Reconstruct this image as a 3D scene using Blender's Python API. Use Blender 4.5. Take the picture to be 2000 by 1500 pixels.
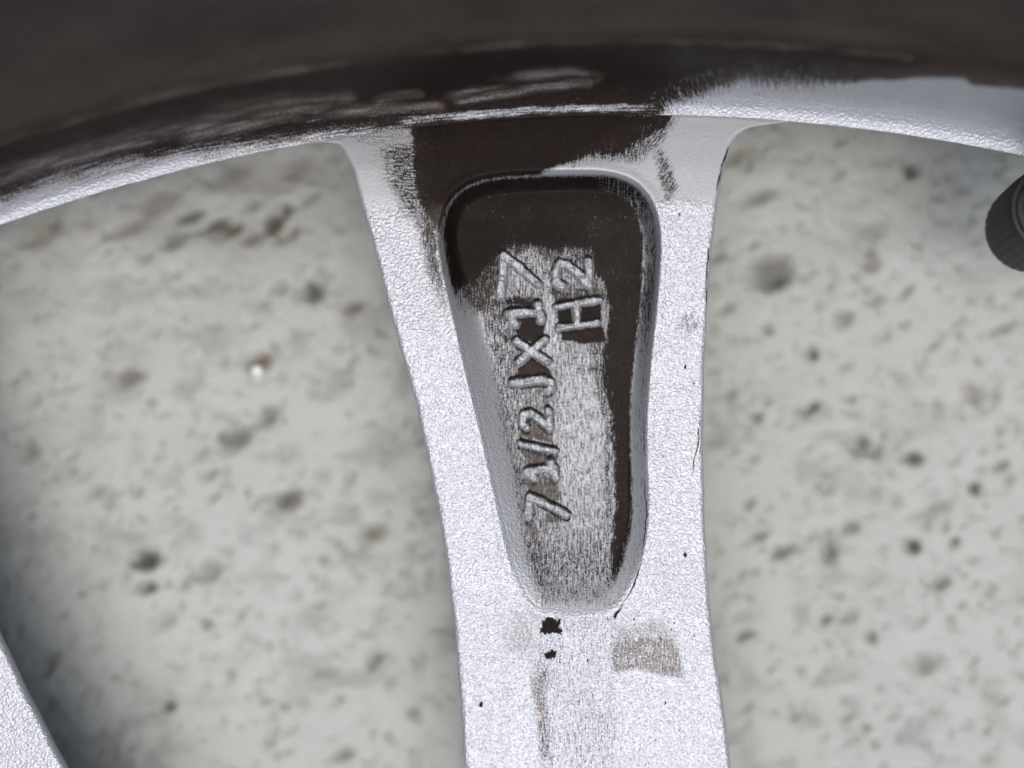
import bpy, math, random
import numpy as np
from mathutils import Vector

# ------------------------------------------------------------------ scene, camera, light
scene = bpy.context.scene
C = scene.collection
for o in list(bpy.data.objects):
    bpy.data.objects.remove(o)
scene.render.engine = 'CYCLES'
scene.render.resolution_x, scene.render.resolution_y = 1024, 768
scene.view_settings.view_transform = 'Standard'
scene.view_settings.look = 'None'
scene.view_settings.gamma = 1.0
scene.view_settings.exposure = 0.99

# World origin = wheel axis on the ground; the back of the spokes lies at SPOKE_Z.
SPOKE_Z = 0.025
CAM_H = 0.160
PX = 17800.0                    # image pixels at spoke level (1/17.8 mm) per metre
AX, AY = 1237.0, 3877.0         # wheel axis in image pixels
RO = 3652.0                     # radius of the window edge in image pixels

cam_data = bpy.data.cameras.new("camera")
cam = bpy.data.objects.new("camera", cam_data)
C.objects.link(cam)
cam.location = ((1000 - AX) / PX, (AY - 750) / PX, SPOKE_Z + CAM_H)
cam.rotation_euler = (0, 0, 0)
cam_data.sensor_width = 36.0
cam_data.lens = 36.0 * CAM_H / (2000.0 / PX)
cam_data.clip_start = 0.01
cam_data.clip_end = 50.0
cam_data.dof.use_dof = True
cam_data.dof.focus_distance = CAM_H + 0.0025
cam_data.dof.aperture_fstop = cam_data.lens / 8.2
scene.camera = cam

SUN_EL, SUN_AZ = math.radians(77), math.radians(168)     # azimuth clockwise from +Y
world = bpy.data.worlds.new("World")
scene.world = world
world.use_nodes = True
wn = world.node_tree.nodes
sky = wn.new('ShaderNodeTexSky')
sky.sky_type = 'NISHITA'
sky.sun_disc = False
sky.sun_elevation = SUN_EL
sky.sun_rotation = SUN_AZ
sky.air_density = 0.8
sky.dust_density = 3.0
sky.ozone_density = 0.8
world.node_tree.links.new(sky.outputs[0], wn['Background'].inputs[0])
wn['Background'].inputs[1].default_value = 0.15

sun_data = bpy.data.lights.new("sun", 'SUN')
sun_data.energy = 0.95
sun_data.angle = math.radians(52)
sun_data.color = (1.0, 0.97, 0.93)
sun = bpy.data.objects.new("sun", sun_data)
C.objects.link(sun)
sd = Vector((math.sin(SUN_AZ) * math.cos(SUN_EL), math.cos(SUN_AZ) * math.cos(SUN_EL), math.sin(SUN_EL)))
sun.rotation_euler = sd.to_track_quat('Z', 'Y').to_euler()
sun.location = (0, -0.4, 1.2)

# ------------------------------------------------------------------ helpers
rng = np.random.default_rng(7)

def sstep(a, b, x):
    t = np.clip((x - a) / (b - a), 0, 1)
    return t * t * (3 - 2 * t)

def poly_sdf(x, y, pts, closed=True):
    """signed distance to a polygon (negative inside), or distance to an open line"""
    p = np.array(pts, float)
    n = len(p)
    d = np.full(x.shape, 1e9)
    ins = np.zeros(x.shape, bool)
    for i in range(n if closed else n - 1):
        a, b = p[i], p[(i + 1) % n]
        e = b - a
        wx, wy = x - a[0], y - a[1]
        t = np.clip((wx * e[0] + wy * e[1]) / max(e @ e, 1e-9), 0, 1)
        d = np.minimum(d, (wx - t * e[0]) ** 2 + (wy - t * e[1]) ** 2)
        if closed:
            c = (a[1] > y) != (b[1] > y)
            with np.errstate(divide='ignore', invalid='ignore'):
                xx = e[0] * (y - a[1]) / (e[1] if e[1] else 1e-9) + a[0]
            ins ^= c & (x < xx)
    d = np.sqrt(d)
    return np.where(ins, -d, d) if closed else d

def smooth_poly(pts, k=3):
    p = np.array(pts, float)
    for _ in range(k):
        q = np.roll(p, -1, 0)
        p = np.stack([0.75 * p + 0.25 * q, 0.25 * p + 0.75 * q], 1).reshape(-1, 2)
    return p

def vnoise(x, y, seed=0):
    """value noise, about -1..1"""
    x0, y0 = np.floor(x).astype(np.int64), np.floor(y).astype(np.int64)
    fx, fy = x - x0, y - y0
    fx, fy = fx * fx * (3 - 2 * fx), fy * fy * (3 - 2 * fy)
    def h(i, j):
        v = (i * 374761393 + j * 668265263 + seed * 1442695041) & 0xffffffff
        v = ((v ^ (v >> 13)) * 1274126177) & 0xffffffff
        return ((v ^ (v >> 16)) & 0xffff) / 32767.5 - 1
    return (h(x0, y0) * (1 - fx) + h(x0 + 1, y0) * fx) * (1 - fy) + (h(x0, y0 + 1) * (1 - fx) + h(x0 + 1, y0 + 1) * fx) * fy

def fbm(x, y, seed=0, n=3):
    s, a = 0, 0.5
    for i in range(n):
        s = s + a * vnoise(x * 2 ** i, y * 2 ** i, seed + i * 17)
        a *= 0.5
    return s

def grid_mesh(name, V, nr, nc, wrap=False, attrs=None, mat=None, parent=None, mask=None):
    """V: (nr*nc,3) metres -> one smooth mesh object"""
    idx = np.arange(nr * nc).reshape(nr, nc)
    cols = nc if wrap else nc - 1
    j = np.arange(cols)
    a = idx[:-1][:, j]; b = idx[:-1][:, (j + 1) % nc]
    c = idx[1:][:, (j + 1) % nc]; d = idx[1:][:, j]
    F = np.stack([a, d, c, b], -1).reshape(-1, 4)
    if mask is not None:
        F = F[mask.ravel()[F].any(1)]
        used = np.unique(F)
        remap = np.full(nr * nc, -1); remap[used] = np.arange(len(used))
        F = remap[F]; V = V[used]
        attrs = {k: v.reshape(nr * nc, -1)[used].squeeze() for k, v in (attrs or {}).items()}
    me = bpy.data.meshes.new(name)
    me.vertices.add(len(V)); me.vertices.foreach_set('co', np.ascontiguousarray(V, np.float32).ravel())
    me.loops.add(F.size); me.loops.foreach_set('vertex_index', F.astype(np.int32).ravel())
    me.polygons.add(len(F))
    me.polygons.foreach_set('loop_start', np.arange(0, F.size, 4, dtype=np.int32))
    me.polygons.foreach_set('use_smooth', np.ones(len(F), bool))
    me.update(calc_edges=True)
    for k, v in (attrs or {}).items():
        if v.ndim == 2:
            at = me.attributes.new(k, 'FLOAT_VECTOR', 'POINT')
            at.data.foreach_set('vector', np.ascontiguousarray(v, np.float32).ravel())
        else:
            at = me.attributes.new(k, 'FLOAT', 'POINT')
            at.data.foreach_set('value', np.ascontiguousarray(v, np.float32).ravel())
    if mat: me.materials.append(mat)
    o = bpy.data.objects.new(name, me)
    C.objects.link(o)
    o.parent = parent
    return o

def lathe(name, prof, n, mat, parent, closed=False):
    a = np.linspace(0, 2 * math.pi, n, endpoint=False)
    p = np.array(prof, float)
    V = np.stack([np.outer(p[:, 0], np.cos(a)), np.outer(p[:, 0], np.sin(a)), np.repeat(p[:, 1:2], n, 1)], -1).reshape(-1, 3)
    return grid_mesh(name, V, len(p), n, True, None, mat, parent)

# ------------------------------------------------------------------ materials
class NT:
    def __init__(self, name):
        self.m = bpy.data.materials.new(name)
        self.m.use_nodes = True
        self.t = self.m.node_tree
        self.b = self.t.nodes['Principled BSDF']
    def put(self, sock, v):
        if isinstance(v, bpy.types.NodeSocket): self.t.links.new(v, sock)
        elif v is not None: sock.default_value = v
    def math(self, op, a, b=None, c=None, clamp=False):
        n = self.t.nodes.new('ShaderNodeMath'); n.operation = op; n.use_clamp = clamp
        for i, v in enumerate((a, b, c)): self.put(n.inputs[i], v)
        return n.outputs[0]
    def attr(self, name, vec=False):
        n = self.t.nodes.new('ShaderNodeAttribute'); n.attribute_name = name
        return n.outputs['Vector'] if vec else n.outputs['Fac']
    def scale(self, v, s):
        n = self.t.nodes.new('ShaderNodeVectorMath'); n.operation = 'MULTIPLY'
        self.put(n.inputs[0], v); n.inputs[1].default_value = s
        return n.outputs[0]
    def noise(self, v, scale, detail=2, rough=0.5):
        n = self.t.nodes.new('ShaderNodeTexNoise')
        self.put(n.inputs['Vector'], v); n.inputs['Scale'].default_value = scale
        n.inputs['Detail'].default_value = detail; n.inputs['Roughness'].default_value = rough
        return n.outputs['Fac']
    def voronoi(self, v, scale, out='Distance'):
        n = self.t.nodes.new('ShaderNodeTexVoronoi')
        self.put(n.inputs['Vector'], v); n.inputs['Scale'].default_value = scale
        return n.outputs[out]
    def mix(self, f, a, b):
        n = self.t.nodes.new('ShaderNodeMix'); n.data_type = 'RGBA'
        self.put(n.inputs[0], f); self.put(n.inputs[6], a); self.put(n.inputs[7], b)
        return n.outputs[2]
    def lerp(self, f, a, b):
        n = self.t.nodes.new('ShaderNodeMix'); n.data_type = 'FLOAT'
        self.put(n.inputs[0], f); self.put(n.inputs[2], a); self.put(n.inputs[3], b)
        return n.outputs[0]
    def bump(self, h, dist, strength=1.0, normal=None):
        n = self.t.nodes.new('ShaderNodeBump')
        self.put(n.inputs['Strength'], strength); n.inputs['Distance'].default_value = dist
        self.put(n.inputs['Height'], h)
        if normal is not None: self.t.links.new(normal, n.inputs['Normal'])
        return n.outputs[0]
    def coord(self):
        return self.t.nodes.new('ShaderNodeTexCoord').outputs['Object']
    def set(self, **k):
        for a, v in k.items(): self.put(self.b.inputs[a.replace('_', ' ')], v)
        return self.m

def make_silver():
    t = NT('dirty_silver_paint')
    mm = t.scale(t.coord(), (1000, 1000, 1000))
    flow = t.attr('flow', True)                      # millimetres along / across the brush strokes
    cov, spk, brown, cast, film = t.attr('cov'), t.attr('spk'), t.attr('brown'), t.attr('cast'), t.attr('film')
    st = t.noise(t.scale(flow, (0.8, 6.0, 1.0)), 1.0, 3, 0.7)
    iso = t.noise(mm, 5.2, 3, 0.65)
    n = t.math('ADD', t.math('MULTIPLY', t.math('SUBTRACT', st, 0.5), 2.5), t.math('MULTIPLY', t.math('SUBTRACT', iso, 0.5), 2.0))
    v = t.math('ADD', t.math('SUBTRACT', cov, 0.5), t.math('MULTIPLY', n, t.math('MULTIPLY', spk, 2.1)))
    dirt = t.math('MULTIPLY_ADD', v, 1.9, 0.5, clamp=True)
    # very fine dark pin specks on clean paint
    vs = t.voronoi(mm, 0.42)
    pin = t.math('LESS_THAN', vs, t.math('MULTIPLY', t.noise(mm, 0.9, 1), 0.06))
    dirt = t.math('MAXIMUM', dirt, t.math('MULTIPLY', pin, 0.75))
    dn = t.noise(mm, 1.7, 4, 0.65)
    bl = t.noise(mm, 0.35, 3, 0.6)
    black = t.mix(bl, (0.0062, 0.0043, 0.0045, 1), (0.0115, 0.0074, 0.0060, 1))
    tan = t.mix(dn, (0.046, 0.034, 0.026, 1), (0.19, 0.162, 0.138, 1))
    dcol = t.mix(brown, black, tan)
    dust = t.math('LESS_THAN', t.voronoi(mm, 1.1), t.math('MULTIPLY', t.noise(mm, 0.5, 2), 0.085))
    dcol = t.mix(t.math('MULTIPLY', dust, 0.45), dcol, (0.30, 0.28, 0.26, 1))
    dcol = t.mix(t.math('MULTIPLY', t.math('SUBTRACT', dn, 0.45), 0.10, clamp=True), dcol, (0.16, 0.125, 0.105, 1))
    scol = t.mix(cast, t.mix(t.noise(mm, 0.22, 3, 0.6), (0.30, 0.317, 0.328, 1), (0.36, 0.378, 0.388, 1)), t.mix(t.noise(mm, 0.22, 3, 0.6), (0.335, 0.353, 0.381, 1), (0.40, 0.418, 0.447, 1)))
    fn = t.math('MULTIPLY', film, t.math('MULTIPLY_ADD', t.math('ADD', iso, t.math('MULTIPLY', t.math('SUBTRACT', st, 0.5), 0.8)), 6.0, -2.1), clamp=True)
    scol = t.mix(fn, scol, (0.115, 0.098, 0.083, 1))
    g = t.noise(mm, 3.5, 1, 0.5)                    # orange-peel cast grain
    g2 = t.noise(mm, 9.5, 1, 0.5)
    h = t.math('ADD', t.math('MULTIPLY', g, cast), t.math('MULTIPLY', t.math('ADD', g2, t.math('MULTIPLY', st, 0.6)), 0.16))
    h = t.math('ADD', h, t.math('MULTIPLY', dirt, 0.10))
    nb = t.bump(h, 0.00017, 1.0)
    t.set(Base_Color=t.mix(dirt, scol, dcol),
          Metallic=t.lerp(t.math('MAXIMUM', dirt, fn), t.lerp(cast, 0.35, 0.42), 0.0),
          Roughness=t.lerp(dirt, t.lerp(cast, 0.5, 0.40), t.lerp(brown, t.math('MULTIPLY_ADD', bl, 0.5, 0.28), 0.8)),
          Specular_IOR_Level=t.lerp(dirt, 0.5, 0.07), Normal=nb)
    return t.m
silver = make_silver()

def make_concrete():
    t = NT('pitted_concrete')
    mm = t.scale(t.coord(), (1000, 1000, 1000))
    stain, tint = t.attr('stain'), t.attr('tint')
    a = t.noise(mm, 0.045, 4, 0.6)
    b = t.noise(mm, 0.35, 4, 0.6)
    base = t.mix(a, (0.345, 0.368, 0.342, 1), (0.425, 0.452, 0.432, 1))
    base = t.mix(t.math('MULTIPLY', b, 0.5), base, (0.31, 0.312, 0.29, 1))
    dirt = t.mix(tint, (0.055, 0.06, 0.052, 1), (0.15, 0.105, 0.07, 1))
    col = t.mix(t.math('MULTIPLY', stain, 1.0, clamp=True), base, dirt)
    nb = t.bump(t.math('ADD', b, t.noise(mm, 1.6, 3)), 0.0005, 0.8)
    return t.set(Base_Color=col, Roughness=0.9, Specular_IOR_Level=0.2, Normal=nb)
concrete = make_concrete()

def make_rubber():
    t = NT('black_rubber')
    mm = t.scale(t.coord(), (1000, 1000, 1000))
    n = t.noise(mm, 2.5, 4, 0.7)
    return t.set(Base_Color=t.mix(n, (0.006, 0.006, 0.007, 1), (0.017, 0.017, 0.018, 1)),
                 Roughness=0.62, Normal=t.bump(n, 0.0001, 0.5))
rubber = make_rubber()

def make_grain():
    t = NT('white_quartz')
    mm = t.scale(t.coord(), (1000, 1000, 1000))
    return t.set(Base_Color=t.mix(t.noise(mm, 1.2, 3), (0.75, 0.74, 0.7, 1), (0.9, 0.9, 0.88, 1)), Roughness=0.25)
quartz = make_grain()

# ------------------------------------------------------------------ concrete ground (structure)
def build_ground():
    xs = np.concatenate([np.linspace(-1500, -110, 22)[:-1], np.linspace(-110, 90, 560), np.linspace(90, 1500, 22)[1:]])
    ys = np.concatenate([np.linspace(-1500, 105, 30)[:-1], np.linspace(105, 250, 420), np.linspace(250, 1500, 20)[1:]])
    X, Y = np.meshgrid(xs, ys)
    fine = (X > -110) & (X < 90) & (Y > 105) & (Y < 250)
    Z = 0.55 * fbm(X / 34, Y / 20, 3, 4) + 0.22 * fbm(X / 9 + Y / 30, Y / 4.5, 9, 3)
    stain = 0.10 * np.clip(fbm(X / 20, Y / 14, 5, 3) + 0.1, 0, 1) + 0.30 * sstep(0.0, 0.5, fbm(X / 3.4, Y / 2.6, 15, 4)) * sstep(-0.3, 0.3, fbm(X / 30, Y / 24, 25, 2))
    tint = 0.3 + 0.9 * fbm(X / 16, Y / 16, 21, 3)
    def spot(px, py, rx, ry, depth, st, tn=None, ang=0.35):
        # listed in image pixels, scaled about frame centre to line up from camera
        k = (CAM_H + SPOKE_Z) / CAM_H
        x = ((px - 1000) * k + 1000 - AX) / 17.8
        y = (AY - (750 + (py - 750) * k)) / 17.8
        rx, ry = rx * k / 17.8, ry * k / 17.8
        sel = (abs(X - x) < 3.2 * max(rx, ry)) & (abs(Y - y) < 3.2 * max(rx, ry))
        if not sel.any(): return
        dx, dy = X[sel] - x, Y[sel] - y
        u = dx * math.cos(ang) + dy * math.sin(ang); w = -dx * math.sin(ang) + dy * math.cos(ang)
        q = np.sqrt((u / rx) ** 2 + (w / ry) ** 2)
        q = q * (1 + 0.6 * fbm(X[sel] / (0.9 * rx) + 3, Y[sel] / (0.9 * rx), int(px + py), 2))
        f = 1 - sstep(0.35, 1.25, q)
        Z[sel] -= 0.55 * depth * f
        g = 1 - sstep(0.2, 1.15, np.sqrt(((u - 0.25 * rx) / rx) ** 2 + ((w + 0.2 * ry) / ry) ** 2)
                      * (1 + 0.6 * fbm(X[sel] / (0.6 * rx), Y[sel] / (0.6 * rx), int(px * 3), 3)))
        stain[sel] = np.maximum(stain[sel], min(1.0, 1.5 * st) * g)
        if tn is not None: tint[sel] = tint[sel] * (1 - g) + tn * g
    big = [  # x, y, rx, ry, depth, stain, tint
        (1785, 325, 17, 20, 3.0, 1.0, 0.1), (350, 424, 60, 20, 2.0, 0.6, 0.3), (400, 440, 50, 16, 2.2, 0.75, 0.3), (440, 446, 44, 22, 2.4, 0.8, 0.3), (520, 432, 40, 30, 2.4, 0.75, 0.3), (545, 408, 30, 22, 2.0, 0.6, 0.4), (330, 462, 50, 22, 1.4, 0.5, 0.5),  # upper-left blots: dirt with some shade painted into the stain
        (480, 400, 40, 18, 1.6, 0.5, 0.3), (470, 465, 46, 20, 1.6, 0.5, 0.6), (560, 450, 30, 24, 1.5, 0.45, 0.6), (240, 440, 60, 26, 1.4, 0.45, 0.6), (600, 380, 40, 18, 1.2, 0.4, 0.3),
        (290, 395, 90, 40, 1.2, 0.5, 0.6), (560, 330, 70, 40, 1.4, 0.45, 0.6), (440, 340, 80, 35, 1.2, 0.5, 0.4),
        (60, 450, 70, 40, 1.2, 0.4, 0.9), (160, 430, 50, 40, 1.0, 0.3, 0.95), (600, 565, 26, 32, 2.0, 0.6, 0.0),
        (495, 705, 32, 24, 1.8, 0.6, 0.95), (235, 735, 40, 26, 1.6, 0.5, 0.3), (450, 855, 46, 30, 1.8, 0.5, 0.2),
        (510, 810, 34, 26, 1.4, 0.45, 0.25), (275, 1095, 38, 24, 2.4, 0.85, 0.1), (285, 1150, 22, 12, 1.4, 0.6, 0.1),
        (395, 1115, 34, 34, 1.8, 0.35, 0.4), (555, 975, 34, 26, 1.8, 0.6, 0.6), (715, 1045, 40, 22, 1.6, 0.45, 0.7),
        (730, 1290, 18, 14, 1.2, 0.4, 0.3), (310, 1210, 26, 22, 1.3, 0.2, 0.3), (45, 880, 24, 30, 1.4, 0.4, 0.5),
        (680, 600, 26, 22, 1.4, 0.5, 1.0), (320, 1385, 16, 14, 1.4, 0.6, 0.1), (660, 1480, 34, 16, 1.3, 0.4, 0.3),
        (180, 960, 30, 20, 1.2, 0.3, 0.4), (1500, 530, 62, 46, 1.6, 0.5, 0.2), (1520, 545, 26, 22, 1.2, 0.6, 0.1),
        (1480, 380, 60, 24, 1.2, 0.4, 0.3), (1440, 300, 50, 26, 1.0, 0.4, 0.9), (1640, 335, 24, 16, 1.2, 0.4, 0.9),
        (1690, 450, 60, 36, 1.2, 0.35, 0.3), (1700, 500, 22, 34, 1.5, 0.4, 0.5), (1590, 690, 14, 16, 1.4, 0.6, 0.2),
        (1790, 895, 19, 17, 2.4, 0.9, 0.35), (1685, 868, 22, 24, 1.8, 0.55, 0.1), (1590, 795, 24, 14, 1.6, 0.6, 0.2),
        (1480, 815, 14, 14, 1.2, 0.5, 0.1), (1910, 955, 16, 16, 1.6, 0.65, 0.0), (1788, 1068, 20, 20, 1.8, 0.7, 0.1),
        (1625, 1080, 20, 26, 1.5, 0.55, 0.1), (1530, 1080, 36, 12, 1.2, 0.45, 0.2), (1480, 1052, 30, 12, 1.2, 0.45, 0.3),
        (1870, 1060, 14, 14, 1.2, 0.6, 0.2), (1810, 1300, 34, 24, 1.6, 0.4, 0.4), (1615, 1212, 14, 12, 1.4, 0.6, 0.5),
        (1660, 1205, 26, 18, 1.3, 0.25, 0.4), (1705, 1245, 14, 20, 1.4, 0.5, 0.3), (1455, 1245, 24, 12, 1.2, 0.45, 0.2),
        (1840, 1140, 26, 18, 1.2, 0.35, 0.2), (1960, 910, 24, 14, 1.2, 0.45, 0.5), (1905, 770, 20, 36, 1.3, 0.4, 0.8),
        (1820, 1000, 60, 16, 1.0, 0.3, 0.3), (1650, 620, 24, 24, 1.3, 0.4, 0.7), (1960, 640, 30, 16, 1.2, 0.3, 0.4),
        (1500, 640, 14, 20, 1.2, 0.4, 0.3), (1430, 770, 18, 14, 1.2, 0.4, 0.1), (1420, 600, 22, 14, 1.0, 0.3, 0.2)]
    for s in big: spot(*s)
    r = random.Random(4)
    for _ in range(3000):
        s = r.choice([5, 6, 7, 8, 9, 10, 11, 12, 14])
        spot(r.uniform(-60, 2060), r.uniform(150, 1560), s * r.uniform(1, 1.6), s * r.uniform(0.6, 1), 0.05 * s + r.uniform(0, 0.35),
             r.choice([0.06, 0.1, 0.16, 0.24, 0.36]), r.uniform(-0.2, 0.7), r.uniform(0, 3.1))
    for _ in range(46):           # wide shallow depressions
        s = r.uniform(40, 90)
        spot(r.uniform(-60, 2060), r.uniform(200, 1500), s, s * r.uniform(0.3, 0.6), r.uniform(0.3, 1.0), r.uniform(0, 0.12), r.uniform(0.1, 1), r.uniform(0, 0.7))
    # brown dirt in a ring under the rim barrel, the barrel's shade painted in
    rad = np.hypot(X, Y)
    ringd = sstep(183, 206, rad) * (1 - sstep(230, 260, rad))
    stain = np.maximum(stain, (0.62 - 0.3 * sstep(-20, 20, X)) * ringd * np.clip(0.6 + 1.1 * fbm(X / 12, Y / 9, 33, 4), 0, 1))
    Z = np.where(fine, Z, 0.0) - 1.2
    Z = np.minimum(Z, -0.02)
    V = np.stack([X, Y, Z], -1).reshape(-1, 3) / 1000
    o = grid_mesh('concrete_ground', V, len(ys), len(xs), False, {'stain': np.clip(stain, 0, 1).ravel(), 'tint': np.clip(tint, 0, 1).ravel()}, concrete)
    o.data.flip_normals() if o.data.polygons[0].normal.z < 0 else None
    o['kind'] = 'structure'
    o['label'] = 'pale grey pitted concrete slab under the wheel'
    return o
build_ground()

# ------------------------------------------------------------------ the wheel
wheel = bpy.data.objects.new('alloy_wheel', None)
wheel.empty_display_size = 0.05
C.objects.link(wheel)
wheel['label'] = 'grimy silver alloy wheel lying face down on pitted concrete'
wheel['category'] = 'wheel'

def to_world(x, y, z):
    """image pixels + millimetres above the spoke plane -> metres from the wheel axis"""
    return np.stack([(x - AX) / PX, (AY - y) / PX, SPOKE_Z + z / 1000], -1)

# ---- rim barrel -------------------------------------------------
HZ = ([-50, 0, .1, .65, 1.73, 3.55, 6.25, 9.35, 12.35, 14.6, 16.5, 18.45, 20.4, 22.5, 60], [-60, 0, 12, 32, 52, 72, 92, 112, 132, 152, 172, 192, 212, 232, 600])

def build_barrel():
    prof = [(228, -24.5), (224, -25), (219, -24.5), (215, -22), (211.5, -16), (208.8, -10), (207.2, -5), (206.2, -2.2), (205.6, -0.9), (205.25, -0.3)]
    key = [(205.2, 0), (205.6, .12), (206.3, .5), (207.3, 1.6), (208.0, 3.2), (208.5, 5.5), (208.9, 8.5), (209.25, 12), (209.45, 13.6),
           (209.9, 14.3), (210.2, 15.2), (210.8, 17), (211.6, 21), (212.6, 26), (213.6, 34), (214.6, 50)]
    kz = np.concatenate([np.linspace(0, 1.2, 34)[:-1], np.linspace(1.2, 4, 40)[:-1], np.linspace(4, 26, 120)[:-1], np.linspace(26, 50, 14)])
    ka = np.array(key)
    kr = np.interp(kz, ka[:, 1], ka[:, 0])
    ks, kzs = kr.copy(), kz.copy()
    for _ in range(60):
        ks[1:-1] = (ks[:-2] + 2 * ks[1:-1] + ks[2:]) / 4
        kzs[1:-1] = (kzs[:-2] + 2 * kzs[1:-1] + kzs[2:]) / 4
    prof += list(zip(ks, kzs))
    prof += [(215.5, 90), (216.5, 130), (217.5, 158), (221, 164), (229, 166), (232, 165), (232.5, 160), (229, 150), (226, 140), (226, 120), (219, 110),
             (219, 20), (222, -5), (229, -12), (233, -19), (232, -23), (228, -24.5)]
    p = np.array(prof)
    dense = np.radians(np.linspace(-21, 16, 1150))
    rest = np.radians(np.linspace(16, 339, 190)[1:-1])
    th = np.concatenate([dense, rest])            # clockwise from +Y
    R, T = np.meshgrid(p[:, 0], th, indexing='ij')
    Z = np.repeat(p[:, 1:2], len(th), 1)
    thw = (T + math.pi) % (2 * math.pi) - math.pi
    arc = AX + 3652 * np.where(abs(thw) < 1.2, np.sin(np.clip(thw, -1.3, 1.3)), thw)
    # cast wobble of the window edge
    edge = np.exp(-(Z / 2.5) ** 2)
    R = R + edge * (0.05 * fbm(arc / 60, Z * 0, 41, 3) + 0.03 * fbm(arc / 14, Z, 43, 2))
    V = np.stack([R * np.sin(T), R * np.cos(T), SPOKE_Z * 1000 + Z], -1).reshape(-1, 3) / 1000
    V[:, 2] = np.maximum(V[:, 2], 0.0)
    h = np.interp(Z, *HZ)
    a = arc
    wob = 7 * fbm(a / 45, h / 30, 51, 3)
    cov = np.ones_like(a); spk = np.full_like(a, 0.12); fm = np.zeros_like(a)
    brown = 0.05 + 0.21 * sstep(140, 185, h) + 0.20 * fbm(a / 160, h / 60, 55, 3) * sstep(110, 200, h)
    # clean paint, right of the spoke
    pr = [(1285, -5), (1309, 26), (1392, 58), (1435, 76), (1484, 76), (1576, 83), (1661, 98), (1738, 119), (1821, 129), (1910, 131), (2100, 128), (2500, 110), (2500, -80), (1285, -80)]
    sd = poly_sdf(a, h + wob, pr)
    wid = 10 + 16 * (1 - sstep(1500, 1680, a)) * sstep(1250, 1320, a)
    right = 1 - sstep(-1, 1, sd / wid)
    cov = np.minimum(cov, 1 - right)
    spk = np.where(abs(sd) < 45, np.maximum(spk, 0.35 * (1 - sstep(1560, 1750, a)) + 0.08), spk)
    brown = np.maximum(brown, 0.35 * np.exp(-(sd / 28) ** 2) * sstep(1300, 1400, a))
    # grey film over the wall above the lip on the right
    film = sstep(40, 75, h + wob) * right
    fm = np.maximum(fm, 0.16 * film * (1 + 0.5 * fbm(a / 50, h / 20, 58, 3)))
    sd2 = poly_sdf(a, h + 0.5 * wob, [(1800, 131), (1906, 140), (2060, 138), (2060, 131), (1914, 127), (1829, 121)])
    cov = np.maximum(cov, 0.8 * (1 - sstep(-3, 6, sd2)))
    # clean paint, left of the spoke
    pl = [(-900, 84), (-200, 76), (43, 66), (141, 68), (236, 66), (323, 54), (412, 44), (508, 38), (605, 30), (704, 22), (790, 14), (800, -6), (800, -80), (-900, -80)]
    sd = poly_sdf(a, h + 1.3 * wob, pl)
    left = 1 - sstep(-34, 16, sd)
    cov = np.minimum(cov, 1 - left)
    spk = np.where(abs(sd) < 50, np.maximum(spk, 0.30), spk)
    fm = np.maximum(fm, 0.85 * sstep(-58, 4, sd) * (abs(sd) < 80) * (1 + 0.8 * fbm(a / 120, h / 9, 63, 3)))
    # pale wiped streaks, then painted highlight lines on the crease
    def wipe_or_highlight(pts, w, strength, br, tex=0.3):
        nonlocal cov, spk, brown, fm
        d = poly_sdf(a, h + 0.6 * wob, pts, closed=False)
        f = np.exp(-(d / (1.9 * w)) ** 2) * np.clip(0.55 + 0.9 * fbm(a / 70 + pts[0][0], h / 16, 57, 3), 0, 1)
        cov = np.minimum(cov, 1 - 0.72 * strength * f)
        spk = np.maximum(spk, 0.8 * tex * sstep(0.15, 0.6, f))
        brown = np.maximum(brown, 1.15 * br * f)
        fm = np.maximum(fm, 0.75 * f)
    wipe_or_highlight([(40, 92), (185, 92), (334, 84), (455, 91), (569, 92), (700, 84)], 8, 0.45, 0.7)
    wipe_or_highlight([(150, 82), (300, 78), (420, 80), (560, 78), (720, 70), (830, 74)], 5, 0.5, 0.7)
    wipe_or_highlight([(380, 66), (520, 64), (640, 60), (760, 52), (860, 44)], 6, 0.42, 0.7)
    wipe_or_highlight([(880, 58), (936, 75), (1023, 88), (1100, 91), (1165, 78)], 6, 0.55, 0.7, 0.35)
    wipe_or_highlight([(900, 50), (1000, 60), (1090, 68), (1150, 72)], 5, 0.5, 0.6, 0.35)
    wipe_or_highlight([(-200, 104), (200, 101), (480, 110), (640, 104)], 6, 0.22, 0.35, 0.2)
    wipe_or_highlight([(-100, 150), (300, 150), (700, 151), (1100, 151), (1700, 151)], 2.4, 0.40, 0.55, 0.1)  # highlight along the barrel crease, painted in
    wipe_or_highlight([(-100, 160), (300, 161), (700, 160), (1100, 160)], 1.6, 0.2, 0.4, 0.1)  # second, fainter painted highlight line
    # broken pale fringe along the edge above the spoke
    fr = np.exp(-((h - 21 - 5 * fbm(a / 20, a * 0, 61, 2)) / 9) ** 2) * sstep(770, 800, a) * (1 - sstep(1195, 1300, a) * 0.75) * (1 - sstep(1330, 1380, a))
    cov = np.minimum(cov, 1 - 0.56 * fr)
    spk = np.maximum(spk, 0.42 * sstep(0.2, 0.6, fr))
    brown = np.maximum(brown, 0.2 * fr)
    lip = sstep(-8, 0, h) * (1 - sstep(6, 14, h)) * sstep(780, 800, a) * (1 - sstep(1240, 1300, a))
    cov = np.maximum(cov, lip * 0.95)
    # the stretch beyond the photograph: grime with a wiped lip
    far = (abs(thw) > 0.38)
    cov = np.where(far, sstep(40, 90, h + 3 * wob), cov)
    arcmm = a / 17.8
    sw = sstep(1270, 1300, a) * (1 - sstep(1600, 1700, a))
    f0 = np.where(sw > 0.5, h / 17.8 + 0.45 * arcmm * 0.3, arcmm * 0.3); f1 = np.where(sw > 0.5, arcmm + 0.5 * h / 17.8, h / 17.8)
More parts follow.
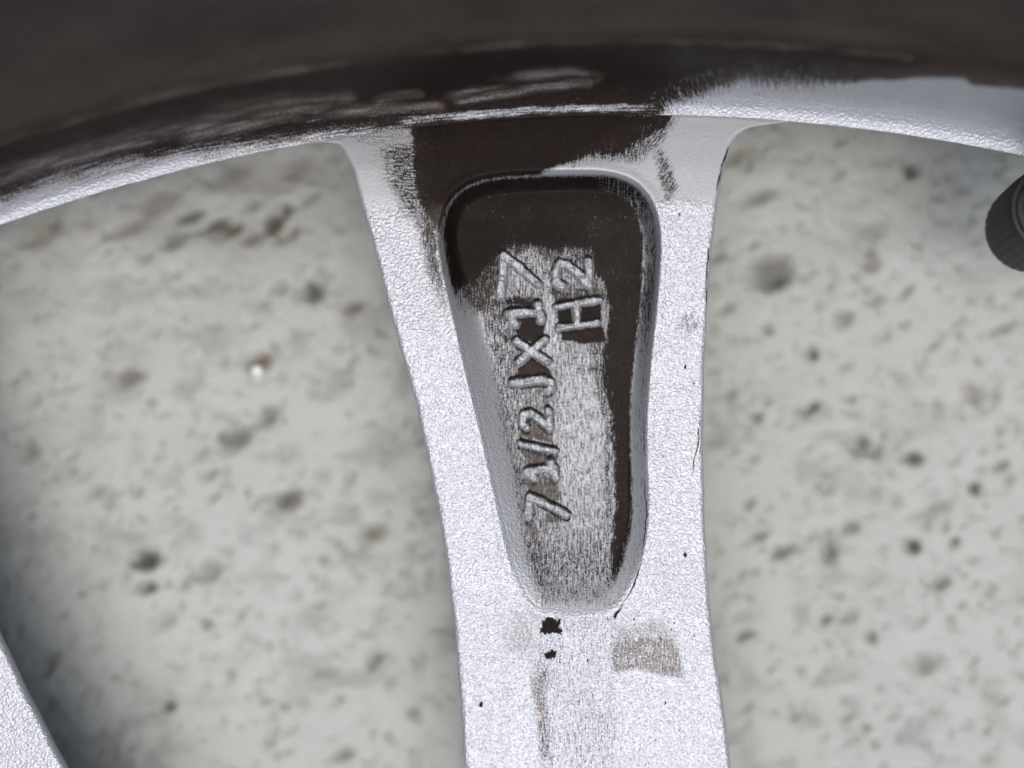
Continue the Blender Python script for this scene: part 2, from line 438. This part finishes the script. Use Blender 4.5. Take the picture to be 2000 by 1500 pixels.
    flow = np.stack([f0, f1, 0 * f0], -1).reshape(-1, 3)
    cast = np.full(a.size, 0.85)
    return grid_mesh('rim_barrel', V, len(p), len(th), True,
                     {'cov': cov.ravel(), 'spk': spk.ravel(), 'brown': np.clip(brown, 0, 1).ravel(), 'cast': cast, 'film': fm.ravel(), 'flow': flow}, silver, wheel)
barrel = build_barrel()

# ---- spokes -----------------------------------------------------
LE = np.array([(225, 590), (234, 636), (240, 652), (254, 662), (272, 669), (300, 677), (345, 690), (400, 705), (490, 730), (610, 760), (700, 785), (800, 812), (900, 832), (1000, 852),
               (1100, 868), (1200, 880), (1300, 890), (1400, 897), (1500, 903), (1700, 922), (2000, 990), (2750, 1120)], float)
RE = np.array([(225, 1560), (233, 1520), (238, 1490), (245, 1468), (255, 1451), (268, 1440), (285, 1430), (320, 1418), (390, 1405), (470, 1395), (560, 1386), (700, 1378), (800, 1374),
               (900, 1375), (1000, 1377), (1100, 1382), (1200, 1389), (1300, 1400), (1380, 1413), (1500, 1428), (1700, 1444), (2000, 1410), (2750, 1370)], float)
RE[:, 1] += np.interp(RE[:, 0], [400, 800], [0, 0.021]) * (RE[:, 1] - 1000)
POCKET = smooth_poly([(856, 440), (880, 375), (945, 340), (1080, 334), (1200, 334), (1262, 368), (1290, 440), (1286, 560), (1272, 700), (1264, 820), (1266, 920), (1270, 1000),
                      (1262, 1080), (1236, 1150), (1200, 1206), (1110, 1210), (1045, 1202), (1012, 1150), (994, 1090), (976, 1010), (955, 910), (930, 800), (906, 700), (884, 600), (864, 510)], 2)
ZL = np.array([(225, -1.5), (260, -1.15), (320, -0.75), (385, -0.5), (400, -0.52), (650, -1.05), (780, -2.0), (930, -3.0), (1050, -3.4), (1250, -3.6), (1500, -3.7), (2000, -4.5), (2700, -8.0)], float)
ZR = np.array([(225, -1.5), (260, -1.15), (320, -0.75), (385, -0.5), (396, -0.5), (560, -1.75), (740, -2.95), (900, -3.4), (1200, -3.6), (1500, -3.7), (2000, -4.5), (2700, -8.0)], float)

def arc_y(x):
    return AY - np.sqrt(np.maximum(RO ** 2 - (x - AX) ** 2, 1))

def smooth_interp(v, tab, k=9):
    g = np.linspace(v.min(), v.max(), 1400)
    f = np.interp(g, tab[:, 0], tab[:, 1])
    f = np.convolve(np.pad(f, k, mode='edge'), np.ones(2 * k + 1) / (2 * k + 1), 'valid')
    return np.interp(v, g, f)

def pocket_depth(y):
    return np.interp(y, [330, 420, 700, 950, 1080, 1160, 1215], [4.4, 4.4, 3.4, 2.5, 1.7, 0.9, 0.35])

def spoke_height(x, y, v, px=0.0):
    """height in mm of the spoke's back, and signed distance to the pocket edge"""
    lr = sstep(940, 1260, x)
    z = smooth_interp(v, ZL, 7) * (1 - lr) + smooth_interp(v, ZR, 7) * lr
    sd = poly_sdf(x - px, y, POCKET)
    cx = (smooth_interp(v, LE, 3) + smooth_interp(v, RE, 3)) / 2
    wl = np.interp(y, [340, 500, 700, 1000, 1200], [34, 40, 62, 78, 70])
    wr = np.interp(y, [340, 500, 700, 1000, 1200], [34, 26, 30, 44, 60])
    w = wl + (wr - wl) * sstep(-60, 60, x - cx)
    t = np.clip((-sd + 5) / w, 0, 1)
    prof = t * t * (3 - 2 * t) * 0.55 + (1 - (1 - t) ** 2.2) * 0.45
    fl = 0.25 * np.clip(-sd / 150, 0, 1)            # slightly dished floor
    z = z - pocket_depth(y) * prof - fl
    z = z + 0.06 * np.exp(-((sd - 9) / 9) ** 2) * (1 - sstep(1050, 1180, y))   # faint raised bead round the pocket
    return z, sd

FLOOR_DARK = [  # grime patches lying between the raised figures: polygon, coverage, brown, feather
    ([(982, 566), (1060, 572), (1066, 596), (1020, 596), (982, 588)], 0.85, 0.05, 6),
    ([(1075, 548), (1180, 552), (1185, 576), (1085, 586)], 0.9, 0.25, 6),
    ([(1002, 628), (1040, 616), (1066, 622), (1064, 656), (1040, 672), (1008, 656)], 0.9, 0.05, 5),
    ([(1088, 598), (1125, 596), (1125, 624), (1092, 628)], 1.0, 0.0, 3),
    ([(1134, 592), (1180, 586), (1180, 620), (1134, 624)], 1.0, 0.0, 3),
    ([(1094, 640), (1185, 630), (1190, 668), (1140, 672), (1100, 662)], 0.95, 0.05, 6),
    ([(1010, 716), (1042, 694), (1078, 718), (1080, 736), (1005, 736)], 0.95, 0.15, 4),
    ([(1008, 756), (1062, 752), (1085, 762), (1082, 806), (1040, 812), (1006, 798)], 0.66, 0.25, 10),
    ([(1014, 848), (1034, 836), (1044, 824), (1062, 832), (1080, 842), (1086, 870), (1012, 860)], 0.96, 0.55, 4),
    ([(1015, 882), (1088, 892), (1094, 908), (1066, 918), (1028, 922)], 0.96, 0.5, 4),
    ([(1024, 948), (1048, 938), (1066, 934), (1088, 944), (1104, 988), (1032, 974)], 0.96, 0.6, 4),
    ([(1058, 1008), (1112, 1018), (1108, 1034), (1070, 1032)], 0.86, 0.25, 6),
    ([(1028, 1032), (1052, 1028), (1056, 1052), (1040, 1064), (1026, 1052)], 0.9, 0.75, 5),
]

FIGS = [  # kind, strokes (image pixels), half width
    ('raised_digit', '7', [[(1033, 1018), (1036, 976), (1062, 988), (1110, 1013)]], 6.5),
    ('raised_digit', '1', [[(1044, 940), (1032, 927), (1084, 918)], [(1078, 908), (1088, 938)]], 7),
    ('raised_slash', '/', [[(1017, 870), (1088, 886)]], 5.5),
    ('raised_digit', '2', [[(1030, 838), (1020, 828), (1024, 812), (1038, 808), (1054, 818), (1076, 838)], [(1077, 838), (1073, 804)]], 6.5),
    ('raised_letter', 'J', [[(1000, 748), (1064, 740), (1078, 746), (1080, 758), (1070, 765)]], 7),
    ('raised_letter', 'X', [[(1010, 664), (1070, 704)], [(1066, 660), (1014, 705)]], 7),
    ('raised_digit', '1', [[(1008, 628), (992, 608), (1056, 604)], [(1052, 590), (1059, 620)]], 7),
    ('raised_digit', '7', [[(977, 572), (984, 492), (1012, 512), (1053, 549)]], 7),
    ('raised_letter', 'H', [[(1088, 594), (1178, 580)], [(1094, 636), (1172, 626)], [(1129, 588), (1131, 630)]], 5.5),
    ('raised_digit', '2', [[(1102, 552), (1090, 546), (1086, 524), (1096, 506), (1110, 508), (1132, 526), (1153, 549)], [(1154, 551), (1153, 502)]], 7),
]

def spoke_dirt(x, y, sd, z, main):
    n1 = fbm(x / 40, y / 55, 71, 3); n2 = fbm(x / 12, y / 18, 73, 3); n3 = fbm(x / 5, y / 6, 77, 2); film = np.zeros_like(x)
    cov = np.full_like(x, 0.0); spk = np.full_like(x, 0.06); brown = np.full_like(x, 0.05); cast = np.ones_like(x)
    u, w = y / 17.8, x / 17.8
    f0, f1 = u.copy(), w.copy()
    def patch(poly, c, b, fe, s=None, op='max', wob=6, sub=None):
        nonlocal cov, spk, brown
        d = poly_sdf(x + wob * (n2 + 0.7 * n3), y + wob * (n1 - 0.7 * n3), poly)
        f = 1 - sstep(-fe, fe, d)
        if sub is not None: f = f * sub
        if op == 'max': cov = np.maximum(cov, c * f)
        elif op == 'set': cov = cov * (1 - f) + c * f
        brown = brown * (1 - f) + b * f
        if s is not None: spk = spk * (1 - f) + s * f
        return f
    def stain(poly, c, fe, wob=6):
        nonlocal film
        d = poly_sdf(x + wob * n2, y + wob * n1, poly)
        film = np.maximum(film, c * (1 - sstep(-fe, fe, d)))
    shoulder = 1 - sstep(384, 404 + 26 * (x < 900), y + 7 * n2 + 6 * n3)
    cast = 1 - 0.86 * shoulder
    inside = sstep(-4, 10, -sd)
    outside = 1 - inside
    cast = cast * (1 - 0.88 * inside)
    lw_ = inside * sstep(-75, -30, sd) * (x < 1060) * sstep(560, 680, y)
    cast = np.maximum(cast, 0.65 * lw_)
    # ---- pocket floor
    floor = sstep(18, 50, -sd)
    base = np.interp(y, [330, 600, 700, 900, 1030, 1130, 1185, 1210], [0.9, 0.53, 0.45, 0.42, 0.46, 0.52, 0.36, 0.1])
    lim = np.interp(y, [500, 600, 800, 1000, 1150], [968, 985, 1000, 1022, 1040])
    base = base + 0.12 * np.exp(-((x - lim) / 34) ** 2) - 0.07 * sstep(1090, 1110, x) * (1 - sstep(1170, 1200, x)) * sstep(700, 760, y) * (1 - sstep(1000, 1080, y))
    leftwall = 1 - sstep(-12, 22, x - np.interp(y, [500, 600, 700, 800, 900, 1000, 1100, 1180], [905, 926, 948, 962, 984, 1004, 1024, 1050]))
    base = base * (1 - 0.75 * leftwall * sstep(560, 640, y))
    cov = np.maximum(cov, inside * base)
    spk = np.maximum(spk, inside * np.interp(y, [330, 480, 600, 1030, 1120, 1210], [0.1, 0.2, 0.36, 0.36, 0.42, 0.3]))
    spk = spk * (1 - 0.45 * inside * leftwall * sstep(560, 640, y))
    # brown film on the upper left of the floor
    patch([(880, 470), (1000, 480), (1000, 600), (930, 620), (896, 580)], 0.80, 0.22, 26, 0.3, sub=inside)
    # solid black top of the pocket
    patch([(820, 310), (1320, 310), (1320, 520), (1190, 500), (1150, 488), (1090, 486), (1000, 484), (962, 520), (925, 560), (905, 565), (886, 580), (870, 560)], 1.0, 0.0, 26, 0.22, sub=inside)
    # black band down the right of the floor
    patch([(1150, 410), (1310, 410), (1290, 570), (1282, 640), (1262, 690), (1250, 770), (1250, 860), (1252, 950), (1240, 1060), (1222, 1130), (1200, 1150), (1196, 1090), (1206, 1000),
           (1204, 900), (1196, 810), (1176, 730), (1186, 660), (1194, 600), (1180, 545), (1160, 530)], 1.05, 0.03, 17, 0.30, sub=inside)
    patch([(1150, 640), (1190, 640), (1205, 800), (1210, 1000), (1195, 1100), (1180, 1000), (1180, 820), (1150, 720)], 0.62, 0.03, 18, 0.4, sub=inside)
    # paler right wall
    rw = sstep(-30, -20, sd) * inside * sstep(1150, 1200, x)
    rwv = np.interp(y, [330, 400, 450, 500, 570, 640, 720, 900, 1200], [0.95, 0.66, 0.5, 0.45, 0.62, 0.5, 0.2, 0.16, 0.2])
    cov = cov * (1 - rw) + rw * rwv
    spk = spk * (1 - rw) + rw * 0.36
    if main:
        for pl, c, b, fe in FLOOR_DARK: patch(pl, 0.84 * c if b > 0.2 else c, b, fe, 0.34 if b > 0.2 else 0.14, wob=5)
        # grime packed against the feet of the raised figures, where the brush did not reach, plus painted shadow along the upper edges
        for nm, ch, strokes, hw in FIGS:
            up = np.full_like(x, 1e9); dn = up.copy()
            for q in strokes:
                up = np.minimum(up, poly_sdf(x + 3 * n2, y + hw + 2 + 3 * n2, q, closed=False))
                dn = np.minimum(dn, poly_sdf(x + 3 * n2, y - hw - 3 + 3 * n1, q, closed=False))
            f = np.maximum(1 - sstep(3, 7, up), (1 - sstep(5, 10, dn)) * np.clip(0.75 + 0.6 * n1, 0, 1))
            cov = np.maximum(cov, 0.98 * f); brown = brown * (1 - f); spk = spk * (1 - 0.5 * f)
        # pale rubbed patch round the 7 and 2 at the top
        patch([(978, 492), (1000, 484), (1040, 486), (1060, 500), (1100, 490), (1108, 500), (1070, 580), (1060, 575), (1000, 575), (972, 580)], 0.47, 0.05, 9, 0.42, op='set', wob=20)
        patch([(1088, 500), (1105, 494), (1130, 505), (1158, 498), (1160, 552), (1090, 555)], 0.52, 0.05, 9, 0.38, op='set', wob=16)
        patch([(1060, 560), (1085, 580), (1088, 640), (1100, 690), (1070, 690), (1066, 600)], 0.36, 0.05, 6, 0.36, op='set', wob=5)
    # ---- shoulder grime above the pocket
    patch([(798, 215), (1325, 215), (1305, 246), (1262, 268), (1232, 296), (1202, 303), (1160, 302), (1110, 314), (1062, 332), (1066, 380), (900, 400), (884, 450), (868, 476), (846, 452), (824, 410), (812, 385), (806, 330)], 1.08, 0.02, 12, 0.24, sub=outside, wob=6)
    patch([(1230, 236), (1335, 222), (1300, 272), (1250, 318), (1190, 316), (1150, 314), (1110, 322), (1130, 300)], 0.56, 0.05, 16, 0.42, sub=outside)
    patch([(810, 405), (870, 405), (866, 520), (868, 570), (850, 560), (832, 520)], 0.72, 0.36, 22, 0.38, sub=outside)
    stain([(816, 440), (870, 440), (880, 600), (856, 600)], 0.5, 18)
    patch([(742, 285), (830, 262), (830, 400), (816, 440), (780, 410), (758, 360)], 0.60, 0.06, 24, 0.40, sub=outside)
    stain([(700, 270), (812, 240), (812, 330), (760, 360)], 0.4, 40)
    patch([(640, 240), (800, 230), (800, 270), (700, 285)], 0.34, 0.5, 18, 0.25, sub=outside)
    patch([(1276, 280), (1300, 296), (1318, 330), (1326, 372), (1312, 398), (1296, 390), (1288, 350)], 0.56, 0.05, 12, 0.42, sub=outside)
    bev = np.exp(-((sd - 3) / 7) ** 2) * (x < 1000) * sstep(425, 470, y) * (1 - sstep(900, 1050, y))
    cov = cov * (1 - 0.85 * bev)
    top = (y < 420) & (sd > -4)
    lft = top & (x < 812)
    rgt = top & (x > 1200)
    f0[lft], f1[lft] = (x / 17.8)[lft], (y / 17.8)[lft] * 0.75
    ang = np.radians(np.where(x[rgt] > 1265, 52, 80))
    f0[rgt] = (x[rgt] * np.cos(ang) - y[rgt] * np.sin(ang)) / 17.8
    f1[rgt] = (x[rgt] * np.sin(ang) + y[rgt] * np.cos(ang)) / 17.8
    # ---- below the pocket
    strip = sstep(1040, 1060, x) * (1 - sstep(1200, 1225, x)) * sstep(1195, 1215, y)
    cov = np.maximum(cov, strip * (0.165 + 0.10 * n1)); spk = np.maximum(spk, 0.36 * strip)
    if main:
        patch([(1056, 1214), (1103, 1213), (1092, 1232), (1102, 1248), (1074, 1250), (1066, 1252), (1062, 1232)], 1.2, 0.0, 4, 0.3, wob=17)
        patch([(1064, 1290), (1078, 1282), (1090, 1286), (1086, 1298), (1066, 1302)], 1.1, 0.0, 4, 0.3, wob=13)
        stain([(1006, 1206), (1052, 1202), (1058, 1290), (1010, 1290), (984, 1275)], 0.30, 22)
        stain([(1040, 1342), (1068, 1325), (1072, 1420), (1074, 1500), (1062, 1500), (1048, 1410)], 0.75, 9)
        stain([(1040, 1300), (1068, 1300), (1074, 1345), (1040, 1345)], 0.4, 10)
        stain([(1198, 1268), (1240, 1256), (1322, 1258), (1336, 1300), (1343, 1336), (1300, 1330), (1250, 1318), (1203, 1324)], 0.85, 7, 4)
        stain([(1205, 1236), (1300, 1226), (1330, 1262), (1205, 1275)], 0.42, 15)
        for (cx, cy, rr) in [(938, 1391, 6), (1346, 1091, 6), (1342, 1221, 3), (1324, 1228, 4), (1318, 1240, 3), (1296, 1256, 4), (1237, 1388, 3), (1307, 1386, 4), (1393, 1406, 3),
                             (1362, 748, 5), (1344, 716, 4), (1329, 418, 4), (1287, 1462, 3), (1364, 1253, 3), (1151, 1303, 4), (1096, 1305, 4), (1243, 1220, 3), (766, 1130, 3)]:
            cov = np.maximum(cov, 1.1 * (1 - sstep(0.25 * rr, 0.95 * rr, np.hypot(x - cx, (y - cy) * 0.6) + 3.0 * n3 + 0.8)))
        for ln, wd in [([(1205, 1216), (1216, 1200), (1240, 1158), (1256, 1110), (1266, 1060), (1269, 1000), (1267, 940)], 2.6), ([(1204, 1214), (1222, 1190)], 4.5),
                       ([(1373, 826), (1371, 860), (1365, 900), (1361, 930)], 2.6), ([(1388, 485), (1385, 520), (1384, 590)], 3.0), ([(1262, 740), (1264, 860), (1266, 940)], 2.0),
                       ([(1425, 285), (1410, 330), (1400, 370)], 3.0), ([(668, 296), (684, 330), (694, 370)], 4.0)]:
            d = poly_sdf(x + 4 * n2, y, ln, closed=False)
            cov = np.maximum(cov, 1.0 * (1 - sstep(wd * 0.2, wd * 0.95, d)) * np.clip(0.75 + 1.2 * n1, 0, 1))
        patch([(1335, 610), (1365, 600), (1372, 640), (1345, 660), (1325, 640)], 0.36, 0.1, 14, 0.32)
    fl = np.stack([f0, f1, 0 * f0], -1)
    return cov, spk, np.clip(brown, 0, 1), np.clip(cast, 0.08, 1), np.clip(film, 0, 1), fl

def build_spoke(name, main, mirror=False):
    st = 2.0 if main else 5.0
    v = np.concatenate([np.arange(225, 1540, st), np.linspace(1540, 2750, 40)])
    ncol = 360 if main else 140
    L, Rr = smooth_interp(v, LE, 3), smooth_interp(v, RE, 3)
    er = 11.0
    ang = np.radians(np.linspace(90, 0, 7))
    # left side: wall foot -> round -> top grid -> round -> right wall foot (insets from the outline, extra drop in image pixels)
    lx = [70, 36, 9, 1] + list(er * (1 - np.sin(ang)))
    lz = [112, 84, 46, 22] + list(er * (1 - np.cos(ang)))
    s = np.linspace(0, 1, ncol)[1:-1]
    cols_x, drop = [], []
    for a, b in zip(lx, lz): cols_x.append(L + a); drop.append(np.full_like(L, b))
    for q in s: cols_x.append(L + er + q * (Rr - L - 2 * er)); drop.append(np.zeros_like(L))
    for a, b in zip(lx[::-1], lz[::-1]): cols_x.append(Rr - a); drop.append(np.full_like(L, b))
    x = np.stack(cols_x, 1); dz = np.stack(drop, 1)
    vv = np.repeat(v[:, None], x.shape[1], 1)
    wob = 1.6 * fbm(vv / 40, vv * 0 + (x > 1100) * 9.0, 91, 3)
    x = x + wob * (dz > 0)
    wgt = np.clip((330 - vv) / 105, 0, 1)
    y = vv + wgt * (arc_y(x) - 232)
    z, sd = spoke_height(x.ravel(), y.ravel(), vv.ravel(), 0.0 if main else -46.0)
    z = z.reshape(x.shape)
    # rails: soft crown so that they catch the sky unevenly
    z = z + 0.10 * fbm(x / 130, y / 170, 95, 2) - dz / 17.8 * np.where(dz > 12, 0.1 + 0.9 * sstep(250, 420, vv), 1.0)
    cov, spk, brown, cast, film, fl = spoke_dirt(x.ravel() + (0 if main else 46), y.ravel(), sd, z.ravel(), main)
    edge = sstep(9, 26, dz.ravel())
    cov = np.maximum(cov, edge * 0.40); spk = np.maximum(spk, 0.2 * edge)
    V = to_world(x.ravel(), y.ravel(), z.ravel())
    if mirror:
        V[:, 0] *= -1
        flip = lambda q: q.reshape(x.shape + q.shape[1:])[:, ::-1].reshape(q.shape)
        V, cov, spk, brown, cast, film, fl = [flip(q) for q in (V, cov, spk, brown, cast, film, fl)]
    return grid_mesh(name, V, len(v), x.shape[1], True, {'cov': cov, 'spk': spk, 'brown': brown, 'cast': cast, 'film': film, 'flow': fl}, silver, wheel)

main_spoke = build_spoke('spoke', True)
main_spoke['label'] = 'spoke back with raised figures in a grime-streaked pocket'

# ---- raised figures in the pocket ------------------------------
def build_figures():
    for i, (nm, ch, strokes, hw) in enumerate(FIGS):
        p = np.concatenate([np.array(s, float) for s in strokes])
        x0, y0 = p.min(0) - 18; x1, y1 = p.max(0) + 18
        xs, ys = np.arange(x0, x1, 1.5), np.arange(y0, y1, 1.5)
        X, Y = np.meshgrid(xs, ys)
        hw = hw * 1.15
        wx = X + 3.8 * fbm(X / 14, Y / 14, 101 + i, 3); wy = Y + 3.8 * fbm(X / 14, Y / 14, 131 + i, 3)
        d = np.full(X.shape, 1e9)
        for s in strokes: d = np.minimum(d, poly_sdf(wx, wy, s, closed=False))
        z, sd = spoke_height(X.ravel(), Y.ravel(), Y.ravel())
        z = z.reshape(X.shape) + 0.10 * fbm(X / 130, Y / 170, 95, 2)
        prof = 1 - sstep(hw * 0.6, hw * 1.35, d)
        hgt = 0.74 * prof * (1 + 0.5 * fbm(X / 10, Y / 10, 151 + i, 2))
        keep = d < hw * 1.75
        zz = z + hgt - 0.05 * (d > hw * 1.55)
        top = 1 - sstep(hw * 0.9, hw * 1.5, d)
        gy = np.gradient(d, axis=0)
        cov = 0.72 - 0.44 * top + 0.30 * np.clip(-gy, 0, 1) * sstep(hw * 0.5, hw * 1.0, d) + 0.12 * fbm(X / 9, Y / 9, 171 + i, 2)  # upper flanks darker: grime and painted-in shade
        V = to_world(X.ravel(), Y.ravel(), zz.ravel())
        one = np.ones(X.size)
        o = grid_mesh(nm, V, len(ys), len(xs), False, {'cov': cov.ravel(), 'spk': one * 0.27, 'brown': one * 0.05, 'cast': one * 0.3, 'film': one * 0,
                      'flow': np.stack([Y.ravel() / 17.8, X.ravel() / 17.8, 0 * one], -1)}, silver, main_spoke, keep)
        o['label'] = 'raised figure ' + ch + ' cast in the spoke pocket'
build_figures()

# ---- the other spokes, all of one mesh -------------------------
plain = build_spoke('spoke', False)
mirrored = build_spoke('spoke', False, True)
for i in range(1, 10):                      # five pairs, each a spoke and its mirror image
    src = mirrored if i % 2 else plain
    o = src if i < 3 else src.copy()
    if i > 2: C.objects.link(o)
    o.parent = wheel
    o.rotation_euler = (0, 0, math.radians(72 * (i // 2) + (33.3 if i % 2 else 0)))

# ---- hub
lathe('hub', [(0.030, 0.006), (0.030, 0.030), (0.036, 0.032), (0.056, 0.032), (0.063, 0.028), (0.068, 0.022), (0.068, 0.010), (0.056, 0.004), (0.030, 0.006)], 96, silver, wheel)
me = wheel.children[-1].data
for nm, val in (('cov', 0.25), ('spk', 0.3), ('brown', 0.2), ('cast', 0.6)):
    at = me.attributes.new(nm, 'FLOAT', 'POINT'); at.data.foreach_set('value', np.full(len(me.vertices), val, np.float32))

# ---- valve: rubber stem out of the barrel, ribbed cap -----------
def build_valve():
    base = Vector(((2062 - AX) / PX, (AY - 410) / PX, SPOKE_Z + 0.0005))      # mouth of the cap
    ax = Vector((-0.02, -0.16, -1.0)).normalized()                            # cap points away from the camera, a little to the hub
    q = ax.to_track_quat('Z', 'Y')
    n = 192
    a = np.linspace(0, 2 * math.pi, n, endpoint=False)
    rib = 0.5 + 0.5 * np.cos(a * 32)
    rows = []
    for r, zc, k in [(3.3, 3.0, 0), (3.35, 0.6, 0), (3.7, 0.45, 0), (3.9, 0.7, 0), (4.3, 0.55, 0), (4.45, 0.15, 0), (4.75, 0.0, 0), (5.05, 0.15, 0), (5.2, 0.5, 0.1), (5.3, 1.0, 1), (5.3, 3, 1), (5.25, 5.5, 1),
                     (5.15, 8.0, 1), (5.0, 8.8, 0.8), (4.7, 9.6, 0.3), (4.1, 10.2, 0), (2.5, 10.6, 0), (0.01, 10.7, 0)]:
        rr = r - 0.10 * k * rib
        rows.append(np.stack([rr * np.cos(a), rr * np.sin(a), np.full(n, zc)], -1))
    V = np.concatenate(rows) / 1000
    Rm = np.array(q.to_matrix())
    V = V @ Rm.T + np.array(base)
    # stem: tapered rubber neck bending from the barrel wall into the mouth of the cap
    u = Vector((base.x, base.y, 0)).normalized()
    foot = u * 0.2095 + Vector((0, 0, SPOKE_Z + 0.012))
    pts = [foot + u * 0.004 + Vector((0, 0, 0.002)), foot, foot - u * 0.002 + Vector((0, 0, -0.002)), base - ax * 0.004 + u * 0.002, base + ax * 0.001, base + ax * 0.005]
    rad = [6.5, 6.3, 5.2, 3.6, 3.1, 2.8]
    P = np.array([list(p_) for p_ in pts]); tt = np.linspace(0, 5, 26); ti = np.arange(6)
    Pc = np.stack([np.interp(tt, ti, P[:, k]) for k in range(3)], 1)
    for _ in range(2): Pc[1:-1] = (Pc[:-2] + 2 * Pc[1:-1] + Pc[2:]) / 4
    rc = np.interp(tt, ti, rad)
    b = np.linspace(0, 2 * math.pi, 32, endpoint=False)
    rows = []
    for i in range(len(tt)):
        tan = Vector(Pc[min(i + 1, 25)] - Pc[max(i - 1, 0)]).normalized()
        m = np.array(tan.to_track_quat('Z', 'Y').to_matrix())
        rows.append(Pc[i] + (np.stack([rc[i] * np.cos(b), rc[i] * np.sin(b), 0 * b], -1) / 1000) @ m.T)
    stem = grid_mesh('valve_stem', np.concatenate(rows), len(rows), 32, True, None, rubber, wheel)
    cap = grid_mesh('valve_cap', V, 18, n, True, None, rubber, stem)
    cap['label'] = 'black ribbed valve cap'
build_valve()

# ------------------------------------------------------------------ small white grain lying in a pit of the slab
def build_grain():
    k = (CAM_H + SPOKE_Z) / CAM_H  # grain's image position, scaled about the frame centre down to slab level
    x = ((498 - 1000) * k + 1000 - AX) / PX; y = (AY - (750 + (724 - 750) * k)) / PX
    th = np.linspace(0, math.pi, 14); ph = np.linspace(0, 2 * math.pi, 22, endpoint=False)
    T, Pp = np.meshgrid(th, ph, indexing='ij')
    r = 0.00068 * (1 + 0.12 * fbm(3 * np.cos(Pp) * np.sin(T) + 5, 3 * np.sin(Pp) * np.sin(T) + 3 * np.cos(T), 5, 2))
    V = np.stack([r * np.sin(T) * np.cos(Pp), r * np.sin(T) * np.sin(Pp), 0.85 * r * np.cos(T)], -1).reshape(-1, 3)
    o = grid_mesh('quartz_grain', V, 14, 22, True, None, quartz)
    o.location = (x, y, -0.0018)
    o['label'] = 'tiny round white grain lying in a brown pit left of the lettered spoke'
    o['category'] = 'pebble'
build_grain()
